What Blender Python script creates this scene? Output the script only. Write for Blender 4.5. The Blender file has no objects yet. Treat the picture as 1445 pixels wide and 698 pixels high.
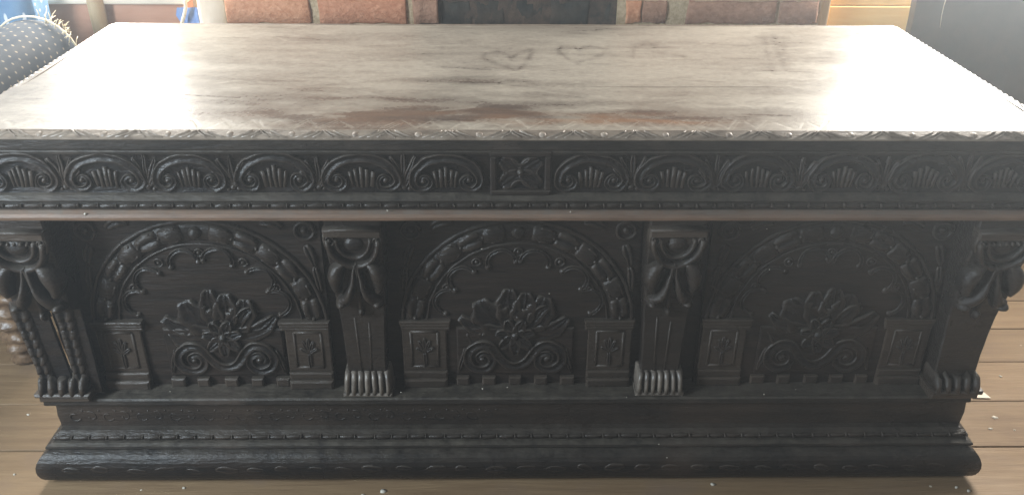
import bpy, bmesh, math, random
import numpy as np
from mathutils import Vector, Matrix, noise
R = math.radians
PI = math.pi
random.seed(7)
S = bpy.context.scene
COL = S.collection

# ------------------------------------------------------------------ camera
CAM = Vector((-0.0222, -1.2658, 1.1784))
PITCH, YAW, ROLL, F = 0.4921, 0.0192, 0.0086, 1227.7     # F in pixels of a 1445-wide frame
fw = Vector((math.sin(YAW)*math.cos(PITCH), math.cos(YAW)*math.cos(PITCH), -math.sin(PITCH)))
r0 = Vector((math.cos(YAW), -math.sin(YAW), 0)); u0 = r0.cross(fw)
rt = math.cos(ROLL)*r0 + math.sin(ROLL)*u0
up = -math.sin(ROLL)*r0 + math.cos(ROLL)*u0
cd = bpy.data.cameras.new('camera'); cam = bpy.data.objects.new('camera', cd); COL.objects.link(cam)
m = Matrix((rt, up, -fw)).transposed().to_4x4(); m.translation = CAM
cam.matrix_world = m
cd.sensor_width = 36; cd.lens = 36*F/1445; cd.clip_start = .02; cd.clip_end = 60
S.camera = cam

# ------------------------------------------------------------------ light
S.view_settings.view_transform = 'Standard'; S.view_settings.look = 'None'
S.view_settings.gamma = 1; S.view_settings.exposure = 0.5
W = bpy.data.worlds.new('World'); S.world = W; W.use_nodes = True
bg = W.node_tree.nodes['Background']
bg.inputs[0].default_value = (.97, .98, 1.0, 1); bg.inputs[1].default_value = .17

def lamp(name, loc, target, sx, sy, power, col, spread=180):
    d = bpy.data.lights.new(name, 'AREA'); d.shape = 'RECTANGLE'; d.size = sx; d.size_y = sy
    d.energy = power; d.color = col; d.spread = R(spread)
    o = bpy.data.objects.new(name, d); COL.objects.link(o); o.location = loc
    o.rotation_euler = (Vector(target)-Vector(loc)).to_track_quat('-Z', 'Y').to_euler()
    return o
# daylight through the two windows that flank the chimney breast, their sills just above the frame
lamp('window_light', (-1.04, 1.06, .95), (-.72, -.4, .3), .10, .26, 7.5, (1, .94, .86))
lamp('window_light', (-1.15, 1.06, 1.75), (-.9, -.4, .3), .5, .6, 21, (1, .94, .86))  # extra upper lamp, added to brighten the air and floor at left
lamp('window_light', (1.40, 1.06, 1.26), (.9, -.4, .3), .66, .9, 52, (1, .94, .86))
# the room's own daylight: a window off to the left of the viewer
lamp('side_window_light', (-1.85, -1.0, 1.25), (-.45, .1, .35), 0.5, 0.8, 52, (.78, .90, 1))

# ------------------------------------------------------------------ materials
def mat(name):
    M = bpy.data.materials.new(name); M.use_nodes = True
    return M, M.node_tree.nodes, M.node_tree.links, M.node_tree.nodes['Principled BSDF']
def N(n, t, **kw):
    x = n.new(t)
    for k, v in kw.items():
        if k in x.inputs.keys(): x.inputs[k].default_value = v
        else: setattr(x, k, v)
    return x
def ramp(n, stops):
    x = n.new('ShaderNodeValToRGB'); e = x.color_ramp.elements
    while len(e) < len(stops): e.new(.5)
    for i, (p, c) in enumerate(stops):
        e[i].position = p; e[i].color = (*c, 1) if len(c) == 3 else c
    return x
def grained(name, c0, c1, scale=(2, 20, 20), rough=(.4, .6), bump=.25, speck=None, fine=60, wear=None, spec=.5, edge=None, dust=None):
    """wood or plaster: two-tone streaky colour, uneven gloss, fine relief, optional pale specks / rubbed patches"""
    M, n, l, b = mat(name)
    tc = n.new('ShaderNodeTexCoord')
    geo = n.new('ShaderNodeNewGeometry')
    mp = N(n, 'ShaderNodeMapping'); mp.inputs['Scale'].default_value = scale
    l.new(geo.outputs['Position'], mp.inputs[0])
    t = N(n, 'ShaderNodeTexNoise', Scale=3, Detail=7, Roughness=.62)
    l.new(mp.outputs[0], t.inputs['Vector'])
    cr = ramp(n, [(.3, c0), (.7, c1)]); l.new(t.outputs[0], cr.inputs[0])
    col = cr.outputs[0]
    t2 = N(n, 'ShaderNodeTexNoise', Scale=5, Detail=5, Roughness=.6)
    l.new(geo.outputs['Position'], t2.inputs['Vector'])
    if wear:
        wr = ramp(n, [(.55, (0, 0, 0)), (.72, (1, 1, 1))]); l.new(t2.outputs[0], wr.inputs[0])
        mx = N(n, 'ShaderNodeMixRGB'); l.new(wr.outputs[0], mx.inputs[0]); l.new(col, mx.inputs[1]); mx.inputs[2].default_value = (*wear, 1)
        col = mx.outputs[0]
    if speck:
        v = N(n, 'ShaderNodeTexVoronoi', Scale=speck[1]); l.new(geo.outputs['Position'], v.inputs['Vector'])
        lt = N(n, 'ShaderNodeMath', operation='LESS_THAN'); l.new(v.outputs['Distance'], lt.inputs[0]); lt.inputs[1].default_value = speck[2]
        wn = N(n, 'ShaderNodeSeparateColor'); l.new(v.outputs['Color'], wn.inputs[0])
        g = N(n, 'ShaderNodeMath', operation='GREATER_THAN'); l.new(wn.outputs[0], g.inputs[0]); g.inputs[1].default_value = speck[3]
        mu = N(n, 'ShaderNodeMath', operation='MULTIPLY'); l.new(lt.outputs[0], mu.inputs[0]); l.new(g.outputs[0], mu.inputs[1])
        mx = N(n, 'ShaderNodeMixRGB'); l.new(mu.outputs[0], mx.inputs[0]); l.new(col, mx.inputs[1]); mx.inputs[2].default_value = (*speck[0], 1)
        col = mx.outputs[0]
    if edge:     # rubbed crests of the carving
        er = ramp(n, [(.515, (0, 0, 0)), (.62, (1, 1, 1))]); l.new(geo.outputs['Pointiness'], er.inputs[0])
        em = N(n, 'ShaderNodeMath', operation='MULTIPLY'); l.new(er.outputs[0], em.inputs[0]); l.new(t2.outputs[0], em.inputs[1])
        mx = N(n, 'ShaderNodeMixRGB'); l.new(em.outputs[0], mx.inputs[0]); l.new(col, mx.inputs[1]); mx.inputs[2].default_value = (*edge, 1)
        col = mx.outputs[0]
    dfac = None
    if dust:     # settled dust plus skylight put into the colour of up-facing faces
        sx = N(n, 'ShaderNodeSeparateXYZ'); l.new(geo.outputs['Normal'], sx.inputs[0])
        dm = N(n, 'ShaderNodeMapRange'); dm.inputs[1].default_value = .2; dm.inputs[2].default_value = .85; l.new(sx.outputs[2], dm.inputs[0])
        t4 = N(n, 'ShaderNodeTexNoise', Scale=38, Detail=5, Roughness=.7); l.new(geo.outputs['Position'], t4.inputs['Vector'])
        d2 = N(n, 'ShaderNodeMapRange'); d2.inputs[1].default_value = .3; d2.inputs[2].default_value = .65; d2.inputs[4].default_value = .8; l.new(t4.outputs[0], d2.inputs[0])
        dmu = N(n, 'ShaderNodeMath', operation='MULTIPLY', use_clamp=True); l.new(dm.outputs[0], dmu.inputs[0]); l.new(d2.outputs[0], dmu.inputs[1])
        mx = N(n, 'ShaderNodeMixRGB'); l.new(dmu.outputs[0], mx.inputs[0]); l.new(col, mx.inputs[1]); mx.inputs[2].default_value = (*dust, 1)
        col = mx.outputs[0]
    l.new(col, b.inputs['Base Color'])
    mr = N(n, 'ShaderNodeMapRange'); mr.inputs[1].default_value = .3; mr.inputs[2].default_value = .7
    mr.inputs[3].default_value = rough[0]; mr.inputs[4].default_value = rough[1]
    l.new(t2.outputs[0], mr.inputs[0]); l.new(mr.outputs[0], b.inputs['Roughness'])
    b.inputs['Specular IOR Level'].default_value = spec
    t3 = N(n, 'ShaderNodeTexNoise', Scale=fine, Detail=4, Roughness=.65); 
    mp3 = N(n, 'ShaderNodeMapping'); mp3.inputs['Scale'].default_value = (scale[0]/max(scale), scale[1]/max(scale), scale[2]/max(scale))
    l.new(geo.outputs['Position'], mp3.inputs[0]); l.new(mp3.outputs[0], t3.inputs['Vector'])
    ad = N(n, 'ShaderNodeMath', operation='ADD'); l.new(t3.outputs[0], ad.inputs[0]); l.new(t.outputs[0], ad.inputs[1])
    bp = N(n, 'ShaderNodeBump', Strength=bump, Distance=.004); l.new(ad.outputs[0], bp.inputs['Height']); l.new(bp.outputs[0], b.inputs['Normal'])
    return M
DARK  = grained('dark_carved_oak', (.0045, .005, .006), (.016, .0115, .0095), (5, 16, 22), (.17, .42), .5, fine=240, wear=(.028, .018, .013), spec=.28, edge=(.085, .064, .048), dust=(.06, .052, .042))
PANEL = grained('dark_panel_oak', (.008, .0065, .006), (.026, .0175, .013), (2.5, 14, 26), (.36, .6), .5, fine=240, wear=(.034, .021, .015), spec=.22, dust=(.07, .06, .048))
DUSTY = grained('dusty_moulding_oak', (.009, .008, .0075), (.030, .024, .019), (5, 18, 18), (.36, .58), .5, fine=160, wear=(.06, .045, .035), spec=.3, dust=(.085, .074, .058))
BROWN = grained('rubbed_brown_oak', (.10, .064, .044), (.22, .14, .095), (3, 22, 22), (.35, .55), .35, fine=110, wear=(.16, .105, .075), spec=.3, dust=(.14, .12, .1))
EDGE  = grained('lit_pale_edge', (.10, .075, .055), (.27, .22, .17), (8, 20, 20), (.3, .5), .3, fine=90)  # light caught by the sloping lid edge is put into this paler tone
FOOT = grained('lit_foot', (.05, .043, .036), (.20, .17, .14), (25, 25, 8), (.3, .45), .3, fine=90)  # pale tone paints the light on the flutes of the middle feet
CREST = grained('lit_crest', (.17, .13, .10), (.36, .30, .24), (20, 20, 20), (.36, .5), .3, fine=90)  # highlights on the raised edge leaves are put into the colour
FLOORM = [grained('worn_floor_pine', tuple(k*a for a in (.17, .105, .052)), tuple(k*a for a in (.25, .165, .085)), (1.3, 17, 8), (.6, .8), .4,
                 speck=((.55, .49, .39), 26, .07, .90), fine=120, wear=tuple(k*a for a in (.19, .125, .075))) for k in (.86, .93, 1.0)]
PAINT = grained('cream_paint_spot', (.36, .33, .27), (.58, .55, .47), (60, 60, 60), (.5, .6), .3)
BRICKM = [grained('brick_%s' % w, c0, c1, (20, 20, 26), (.75, .9), 1.0, fine=170, wear=w3) for w, c0, c1, w3 in (
    ('orange', (.52, .20, .09), (.74, .37, .21), (.78, .52, .35)),
    ('red', (.46, .17, .08), (.68, .32, .185), (.72, .45, .3)),
    ('plum', (.30, .15, .09), (.46, .26, .17), (.11, .07, .055)))]
SOOT = grained('sooty_brick', (.003, .004, .004), (.032, .033, .027), (9, 9, 9), (.7, .9), .6, fine=120, wear=(.08, .055, .038))
MORTAR = grained('lime_mortar', (.40, .29, .16), (.68, .54, .36), (30, 30, 30), (.85, .95), 1.0, fine=200)
SOOTMORTAR = grained('sooty_mortar', (.012, .012, .011), (.12, .075, .05), (10, 10, 10), (.8, .9), .8, fine=200)
PLASTER = grained('peach_plaster', (.80, .63, .46), (.90, .74, .57), (8, 8, 8), (.7, .85), .3, fine=80)
TERRA = grained('terracotta_board', (.42, .19, .11), (.52, .26, .16), (2, 12, 12), (.5, .7), .2)
SILLM = grained('pale_sill', (.66, .56, .44), (.76, .66, .53), (2, 12, 12), (.5, .7), .15)
ORANGE = grained('sunlit_honey_board', (.84, .52, .18), (.95, .66, .28), (2, 14, 14), (.45, .6), .15)  # no lamp reaches these boards; their orange sunlight is in the base colour
TANPOST = grained('tan_post', (.46, .33, .19), (.58, .43, .26), (14, 14, 2), (.6, .75), .3)
OLIVE = grained('olive_post', (.36, .25, .13), (.48, .35, .2), (14, 14, 2), (.5, .7), .25)
GREYP = grained('grey_board', (.055, .06, .055), (.11, .09, .07), (3, 3, 3), (.5, .75), .1, fine=40, wear=(.06, .07, .07))
LEGM = grained('turned_chair_leg', (.07, .042, .025), (.22, .14, .08), (14, 14, 14), (.25, .45), .5, fine=90)
RAILM = grained('chair_rail', (.38, .19, .10), (.5, .27, .15), (10, 3, 10), (.35, .5), .2)
WALLM = grained('rear_wall_plaster', (.5, .4, .29), (.62, .5, .37), (6, 6, 6), (.7, .85), .3)
CLOTH = grained('blue_cloth', (.16, .27, .55), (.25, .38, .66), (20, 20, 20), (.8, .9), .4, fine=300)
CORDM = grained('cream_cord', (.72, .62, .45), (.82, .74, .58), (20, 20, 60), (.6, .8), .3)
FRINGE = grained('pale_fringe', (.75, .62, .42), (.9, .8, .6), (20, 20, 20), (.5, .7), .2)

def dotted(name, base, base2, dot, k):
    M, n, l, b = mat(name)
    uv = n.new('ShaderNodeUVMap')
    sc = N(n, 'ShaderNodeMapping'); sc.inputs['Scale'].default_value = (k, k, 1); sc.inputs['Rotation'].default_value = (0, 0, R(45))
    l.new(uv.outputs[0], sc.inputs[0])
    v = N(n, 'ShaderNodeTexVoronoi', voronoi_dimensions='2D', Scale=1.0, Randomness=.06); l.new(sc.outputs[0], v.inputs['Vector'])
    rr = ramp(n, [(.10, (1, 1, 1)), (.16, (0, 0, 0))]); l.new(v.outputs['Distance'], rr.inputs[0])
    t = N(n, 'ShaderNodeTexNoise', Scale=9, Detail=6); 
    cr = ramp(n, [(.35, base), (.65, base2)]); l.new(t.outputs[0], cr.inputs[0])
    mx = N(n, 'ShaderNodeMixRGB'); l.new(rr.outputs[0], mx.inputs[0]); l.new(cr.outputs[0], mx.inputs[1]); mx.inputs[2].default_value = (*dot, 1)
    l.new(mx.outputs[0], b.inputs['Base Color']); b.inputs['Roughness'].default_value = .8
    b.inputs['Sheen Weight'].default_value = .04; b.inputs['Specular IOR Level'].default_value = .12
    t2 = N(n, 'ShaderNodeTexNoise', Scale=350, Detail=2)
    bp = N(n, 'ShaderNodeBump', Strength=.4, Distance=.002); l.new(t2.outputs[0], bp.inputs['Height']); l.new(bp.outputs[0], b.inputs['Normal'])
    return M
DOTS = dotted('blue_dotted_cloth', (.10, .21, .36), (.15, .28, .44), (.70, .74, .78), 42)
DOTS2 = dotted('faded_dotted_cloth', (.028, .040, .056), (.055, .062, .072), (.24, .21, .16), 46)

def lid_material():
    M, n, l, b = mat('dusty_lid_oak')
    geo = n.new('ShaderNodeNewGeometry')
    at = N(n, 'ShaderNodeAttribute', attribute_name='dust')
    sc = N(n, 'ShaderNodeAttribute', attribute_name='rub')
    mp = N(n, 'ShaderNodeMapping'); mp.inputs['Scale'].default_value = (2.2, 11, 10); l.new(geo.outputs['Position'], mp.inputs[0])
    t = N(n, 'ShaderNodeTexNoise', Scale=4, Detail=10, Roughness=.74, Distortion=.5); l.new(mp.outputs[0], t.inputs['Vector'])
    wood = ramp(n, [(.28, (.04, .029, .023)), (.5, (.078, .056, .044)), (.74, (.12, .09, .07))]); l.new(t.outputs[0], wood.inputs[0])
    rub = N(n, 'ShaderNodeMixRGB'); l.new(sc.outputs['Fac'], rub.inputs[0]); l.new(wood.outputs[0], rub.inputs[1]); rub.inputs[2].default_value = (.22, .12, .065, 1)
    mp2 = N(n, 'ShaderNodeMapping'); mp2.inputs['Scale'].default_value = (5, 16, 10); l.new(geo.outputs['Position'], mp2.inputs[0])
    t2 = N(n, 'ShaderNodeTexNoise', Scale=6, Detail=9, Roughness=.75); l.new(mp2.outputs[0], t2.inputs['Vector'])
    mr = N(n, 'ShaderNodeMapRange'); mr.inputs[1].default_value = .25; mr.inputs[2].default_value = .75; mr.inputs[3].default_value = .76; mr.inputs[4].default_value = 1.2
    l.new(t2.outputs[0], mr.inputs[0])
    mp3 = N(n, 'ShaderNodeMapping'); mp3.inputs['Scale'].default_value = (11, 120, 10); l.new(geo.outputs['Position'], mp3.inputs[0])
    t3 = N(n, 'ShaderNodeTexNoise', Scale=5, Detail=6, Roughness=.7); l.new(mp3.outputs[0], t3.inputs['Vector'])
    mr3 = N(n, 'ShaderNodeMapRange'); mr3.inputs[1].default_value = .3; mr3.inputs[2].default_value = .7; mr3.inputs[3].default_value = .5; mr3.inputs[4].default_value = 1.22
    l.new(t3.outputs[0], mr3.inputs[0])
    mu0 = N(n, 'ShaderNodeMath', operation='MULTIPLY'); l.new(mr.outputs[0], mu0.inputs[0]); l.new(mr3.outputs[0], mu0.inputs[1])
    mu = N(n, 'ShaderNodeMath', operation='MULTIPLY', use_clamp=True); l.new(at.outputs['Fac'], mu.inputs[0]); l.new(mu0.outputs[0], mu.inputs[1])
    mp4 = N(n, 'ShaderNodeMapping'); mp4.inputs['Scale'].default_value = (14, 170, 10); l.new(geo.outputs['Position'], mp4.inputs[0])
    t4 = N(n, 'ShaderNodeTexNoise', Scale=4, Detail=3, Roughness=.5); l.new(mp4.outputs[0], t4.inputs['Vector'])
    pr = ramp(n, [(.30, (.35, .35, .35)), (.37, (1, 1, 1))]); l.new(t4.outputs[0], pr.inputs[0])      # open pores and cracks free of dust
    mpo = N(n, 'ShaderNodeMath', operation='MULTIPLY'); l.new(mu.outputs[0], mpo.inputs[0]); l.new(pr.outputs[0], mpo.inputs[1]); mu = mpo
    mx = N(n, 'ShaderNodeMixRGB'); l.new(mu.outputs[0], mx.inputs[0]); l.new(rub.outputs[0], mx.inputs[1]); mx.inputs[2].default_value = (.365, .33, .27, 1)
    l.new(mx.outputs[0], b.inputs['Base Color'])
    rr = N(n, 'ShaderNodeMapRange'); rr.inputs[3].default_value = .23; rr.inputs[4].default_value = .42; l.new(mu.outputs[0], rr.inputs[0]); l.new(rr.outputs[0], b.inputs['Roughness'])
    b.inputs['Specular IOR Level'].default_value = .6
    ad = N(n, 'ShaderNodeMath', operation='ADD'); l.new(t3.outputs[0], ad.inputs[0]); l.new(t2.outputs[0], ad.inputs[1])
    bp = N(n, 'ShaderNodeBump', Strength=.14, Distance=.004); l.new(ad.outputs[0], bp.inputs['Height']); l.new(bp.outputs[0], b.inputs['Normal'])
    return M
LID = lid_material()

# ------------------------------------------------------------------ mesh helpers
def link(o, parent=None):
    COL.objects.link(o)
    if parent is not None: o.parent = parent
    return o
def root(name, loc, label, cat, group=None):
    o = bpy.data.objects.new(name, None); COL.objects.link(o); o.location = loc
    o['label'] = label; o['category'] = cat
    if group: o['group'] = group
    return o
def tag(o, label=None, cat=None, kind=None):
    if label: o['label'] = label
    if cat: o['category'] = cat
    if kind: o['kind'] = kind
    return o

def ident(u, v, w): return (u, v, w)
class MB:
    """collects shapes into one mesh; relief shapes live in (u, v, w): across, up, out of the panel"""
    def __init__(s, fmap=ident): s.v = []; s.f = []; s.s = []; s.m = fmap
    def add(s, verts, faces, smooth=True):
        k = len(s.v); s.v += [s.m(*p) for p in verts]
        s.f += [tuple(i+k for i in f) for f in faces]; s.s += [smooth]*len(faces)
    def box(s, u0, u1, v0, v1, w0, w1, b=0.0):
        if b <= 0:
            P = [(u, v, w) for w in (w0, w1) for v in (v0, v1) for u in (u0, u1)]
            s.add(P, [(0,2,3,1),(4,5,7,6),(0,1,5,4),(2,6,7,3),(0,4,6,2),(1,3,7,5)], False); return
        # chamfered front
        P = [(u0,v0,w0),(u1,v0,w0),(u1,v1,w0),(u0,v1,w0),(u0,v0,w1-b),(u1,v0,w1-b),(u1,v1,w1-b),(u0,v1,w1-b),
             (u0+b,v0+b,w1),(u1-b,v0+b,w1),(u1-b,v1-b,w1),(u0+b,v1-b,w1)]
        F_ = [(3,2,1,0)]
        for a in (0, 4):
            for i in range(4):
                j = (i+1) % 4; F_.append((a+i, a+j, a+4+j, a+4+i))
        F_.append((8,9,10,11)); s.add(P, F_, False)
    def ribbon(s, path, w, h, prof='dome', sink=.0025, smooth=True):
        """a carved band along a 2-D path; w, h are numbers or functions of 0..1"""
        n = len(path); W_ = w if callable(w) else (lambda t: w); H_ = h if callable(h) else (lambda t: h)
        P_ = {'dome': [(-1,None),(-.92,.45),(-.6,.85),(0,1),(.6,.85),(.92,.45),(1,None)],
              'gutter': [(-1,None),(-.95,.8),(-.75,1),(-.4,.55),(0,.4),(.4,.55),(.75,1),(.95,.8),(1,None)],
              'leaf': [(-1,None),(-.97,.35),(-.6,.95),(-.16,.72),(0,.3),(.16,.72),(.6,.95),(.97,.35),(1,None)],
              'spoon': [(-1,None),(-.98,.7),(-.8,1),(-.4,.5),(-.1,.42),(0,.72),(.1,.42),(.4,.5),(.8,1),(.98,.7),(1,None)],
              'ridge': [(-1,None),(-.8,.3),(0,1),(.8,.3),(1,None)]}[prof]
        m_ = len(P_); V = []
        for i, (x, y) in enumerate(path):
            a = path[max(0, i-1)]; c = path[min(n-1, i+1)]
            dx, dy = c[0]-a[0], c[1]-a[1]; L = math.hypot(dx, dy) or 1; nx, ny = -dy/L, dx/L
            t = i/(n-1); ww = W_(t)/2; hh = H_(t)
            for q, k in P_: V.append((x+nx*q*ww, y+ny*q*ww, -sink if k is None else hh*k))
        Fc = [(i*m_+j+1, i*m_+j, (i+1)*m_+j, (i+1)*m_+j+1) for i in range(n-1) for j in range(m_-1)]
        Fc.append(tuple(range(m_))); Fc.append(tuple(reversed(range((n-1)*m_, n*m_))))
        s.add(V, Fc, smooth)
    def boss(s, u, v, r, h, n=12, rings=4, sink=.002, sq=1.0):
        V = []; Fc = []
        for k in range(rings+1):
            a = k/(rings+1)*PI/2
            for j in range(n):
                b = 2*PI*j/n; V.append((u+r*math.cos(a)*math.cos(b), v+sq*r*math.cos(a)*math.sin(b), h*math.sin(a)-(sink if k == 0 else 0)))
        V.append((u, v, h))
        for k in range(rings):
            for j in range(n): Fc.append((k*n+j, k*n+(j+1) % n, (k+1)*n+(j+1) % n, (k+1)*n+j))
        for j in range(n): Fc.append((rings*n+j, rings*n+(j+1) % n, len(V)-1))
        s.add(V, Fc)
    def build(s, name, material, parent=None, jitter=0.0, jscale=60, bevel=0, loc=None):
        me = bpy.data.meshes.new(name)
        V = s.v
        if jitter:
            V = []
            off = Vector((random.random()*9, random.random()*9, random.random()*9))
            for p in s.v:
                q = Vector(p); V.append(q + jitter*noise.noise_vector(q*jscale+off))
        me.from_pydata([tuple(p) for p in V], [], s.f); me.materials.append(material)
        me.polygons.foreach_set('use_smooth', s.s); me.update()
        o = bpy.data.objects.new(name, me); link(o, parent)
        if loc: o.location = loc
        if bevel:
            b = o.modifiers.new('bevel', 'BEVEL'); b.width = bevel; b.segments = 2; b.limit_method = 'ANGLE'; b.angle_limit = R(40)
        return o
def box_obj(name, a, b, material, parent=None, bevel=.003, jitter=0):
    mb = MB(); mb.box(a[0], b[0], a[1], b[1], a[2], b[2]); return mb.build(name, material, parent, bevel=bevel, jitter=jitter)
def copy_of(o, parent, loc=None, rot=None, scale=None):
    c = o.copy(); COL.objects.link(c); c.parent = parent
    if loc is not None: c.location = loc
    if rot is not None: c.rotation_euler = rot
    if scale is not None: c.scale = scale
    return c
def bez(p0, p1, p2, p3, n=12):
    return [tuple((1-t)**3*a+3*(1-t)**2*t*b+3*(1-t)*t*t*c+t**3*d for a, b, c, d in zip(p0, p1, p2, p3)) for t in [i/n for i in range(n+1)]]
def arc(cx, cy, r, a0, a1, n=16, ry=None):
    return [(cx+r*math.cos(R(a0+(a1-a0)*i/n)), cy+(ry or r)*math.sin(R(a0+(a1-a0)*i/n))) for i in range(n+1)]
def spiral(cx, cy, r0, r1, a0, a1, n=26):
    return [(cx+(r0+(r1-r0)*i/n)*math.cos(R(a0+(a1-a0)*i/n)), cy+(r0+(r1-r0)*i/n)*math.sin(R(a0+(a1-a0)*i/n))) for i in range(n+1)]
def mir(p): return [(-x, y) for x, y in p]
def leafw(w, p=.45): return lambda t: max(.12*w, w*math.sin(PI*min(1, max(0, (.06+.92*t)))**p*1.0) if t < 1 else .1*w)
def petal(w): return lambda t: w*(.35+.65*math.sin(PI*min(1, .12+.80*t))) if t < .93 else w*.38
def at(px, py, Y=None, Z=None):
    """the point of the place that lies under a photo pixel, on the plane y = Y or z = Z"""
    d = fw + ((px-722.5)*rt - (py-349)*up)/F
    k = (Y-CAM.y)/d.y if Y is not None else (Z-CAM.z)/d.z
    return CAM + d*k

# ------------------------------------------------------------------ setting: floor and rear wall
floor = box_obj('floor', (-3, -3.2, -.08), (3, 1.3, -.028), FLOORM[0]); tag(floor, kind='structure')
floor['label'] = 'worn tan pine floor boards with pale paint specks'
seams = [-3.1, -2.85, -2.6, -2.35, -2.1, -1.86, -1.6, -1.35, -1.1, -.86, -.6, -.36, -.118, .081, .227, .372, .51, .64, .771, .93, 1.12, 1.28]
for i in range(len(seams)-1):
    y0, y1 = seams[i]+.0012, seams[i+1]-.0012
    xs = [-3, random.uniform(-2.4, -1.5), 3] if i % 2 else [-3, random.uniform(1.6, 2.4), 3]
    for a, b in zip(xs[:-1], xs[1:]):
        dz = random.uniform(-.0015, 0)
        box_obj('plank', (a+.001, y0, -.027), (b-.001, y1, dz), FLOORM[random.randrange(3)], floor, bevel=.0018)
for px, py, r in ((259, 687, .008), (540, 692, .012), (1006, 682, .013), (1350, 686, .009), (1367, 691, .010), (512, 697, .005), (20, 668, .006), (1404, 588, .010), (1398, 604, .008), (1432, 606, .007), (40, 584, .006), (1412, 530, .006)):
    p = at(px, py, Z=.001); mb = MB(); k = 11; r *= random.uniform(.35, .7)
    V = [(p.x, p.y, .0022)]+[(p.x+r*(.6+.7*random.random())*math.cos(2*PI*j/k), p.y+.75*r*(.6+.7*random.random())*math.sin(2*PI*j/k), .0006) for j in range(k)]
    V += [(v[0], v[1], -.003) for v in V[1:]]
    mb.add(V, [(0, 1+j, 1+(j+1) % k) for j in range(k)]+[(1+j, 1+k+j, 1+k+(j+1) % k, 1+(j+1) % k) for j in range(k)])
    mb.build('paint_spot', PAINT, floor)
rear = box_obj('rear_wall', (-2.4, 1.08, 0), (2.4, 1.16, .72), WALLM); tag(rear, kind='structure')
rear['label'] = 'plain plaster wall below the windows, behind everything'

# ------------------------------------------------------------------ brick chimney wall
BW = root('brick_wall', (0, .9, 0), 'old red brick chimney breast with pale mortar and a sooty middle behind the chest', 'wall')
YB = .9
def bx(px): return at(px, 20, Y=YB).x
def slab(name, x0, x1, y, material):
    mb = MB(); nx = max(2, int((x1-x0)/.02)); nz = 42
    V = [(x0+(x1-x0)*i/nx, y-YB+.004*noise.noise(Vector((i*.9, j*.9, x0*7))), .3+.84*j/nz) for j in range(nz+1) for i in range(nx+1)]
    Fc = [(j*(nx+1)+i, j*(nx+1)+i+1, (j+1)*(nx+1)+i+1, (j+1)*(nx+1)+i) for j in range(nz) for i in range(nx)]
    k = len(V); V += [(x0, .16, .3), (x1, .16, .3), (x1, .16, 1.14), (x0, .16, 1.14)]
    c = [0, nx, (nz+1)*(nx+1)-1, nz*(nx+1)]
    Fc += [(k, k+1, c[1], c[0]), (k+2, k+3, c[3], c[2]), (k+1, k+2, c[2], c[1]), (k+3, k, c[0], c[3]), (k+3, k+2, k+1, k)]
    mb.add(V, Fc); return mb.build(name, material, BW)
xl, xs0, xs1, xr = bx(316), bx(588), bx(872), bx(1158)
slab('mortar', xl, xs0, YB+.008, MORTAR); slab('mortar', xs1, xr, YB+.006, MORTAR)
slab('sooty_mortar', xs0+.001, xs1-.001, YB+.0215, SOOTMORTAR)
def brick(x0, x1, z0, z1, y, m_):
    mb = MB(lambda u, v, w: (u, -w, v)); w1 = YB-y
    nu = 12; nv = 3; b = .003
    us = [x0, x0+b]+[x0+(x1-x0)*i/nu for i in range(1, nu)]+[x1-b, x1]; vs = [z0, z0+b, (z0+z1)/2, z1-b, z1]
    V = []
    for j, v in enumerate(vs):
        for i, u in enumerate(us):
            edge = i in (0, len(us)-1) or j in (0, len(vs)-1)
            q = noise.noise_vector(Vector((u*70, v*70, y*9)))
            q2 = noise.noise_vector(Vector((u*17+y*300, v*19, 3))); ko = 1.5 if m_ == SOOT else 1
            V.append((u+(.004*q.x+.004*q2.x)*ko, v+(.004*q.y+.003*q2.y)*ko, w1-(.003 if edge else 0)+.005*q.z*ko))
    n_ = len(us); Fc = [(j*n_+i, j*n_+i+1, (j+1)*n_+i+1, (j+1)*n_+i) for j in range(len(vs)-1) for i in range(n_-1)]
    k = len(V); ring = list(range(n_))+[j*n_+n_-1 for j in range(1, len(vs))]+list(range((len(vs)-1)*n_+n_-2, (len(vs)-1)*n_-1, -1))+[j*n_ for j in range(len(vs)-2, 0, -1)]
    V += [(V[i][0], V[i][1], w1-.05) for i in ring]
    Fc += [(ring[i], k+i, k+(i+1) % len(ring), ring[(i+1) % len(ring)]) for i in range(len(ring))]
    mb.add(V, Fc); mb.build('brick', m_, BW)
row = [(318, 437, 0), (450, 573, 1), (582, 618, 2), (883, 904, 0), (906, 940, 2), (970, 1094, 2), (1099, 1154, 2)]
z0 = .645
for px0, px1, mi in row: brick(bx(px0), bx(px1), z0+(.0 if px0 < 800 else .004), z0+.058, YB-.001, BRICKM[mi])
for px0, px1 in ((622, 664), (667, 712), (721, 766), (777, 832), (838, 866)): brick(bx(px0), bx(px1), z0-.012+random.uniform(-.006, .006), z0+.050+random.uniform(0, .012), YB+.022+random.uniform(-.004, .004), SOOT)
for k in range(-4, 6):
    if k == 0: continue
    za = z0+.071*k
    for a, b, off, soot in ((xl+.004, xs0-.004, .11*(k % 2), 0), (xs0+.006, xs1-.006, .08*(k % 2), 1), (xs1+.004, xr-.004, .1*((k+1) % 2), 0)):
        x = a
        L = .21 if not off else off
        while x < b-.03:
            e = min(b, x+L+random.uniform(-.01, .01))
            if b-e < .04: e = b
            brick(x, e, za, za+.058, YB+(.022 if soot else 0)+random.uniform(-.002, .003), SOOT if soot else BRICKM[random.randrange(3)])
            x = e+.013; L = .21

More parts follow.
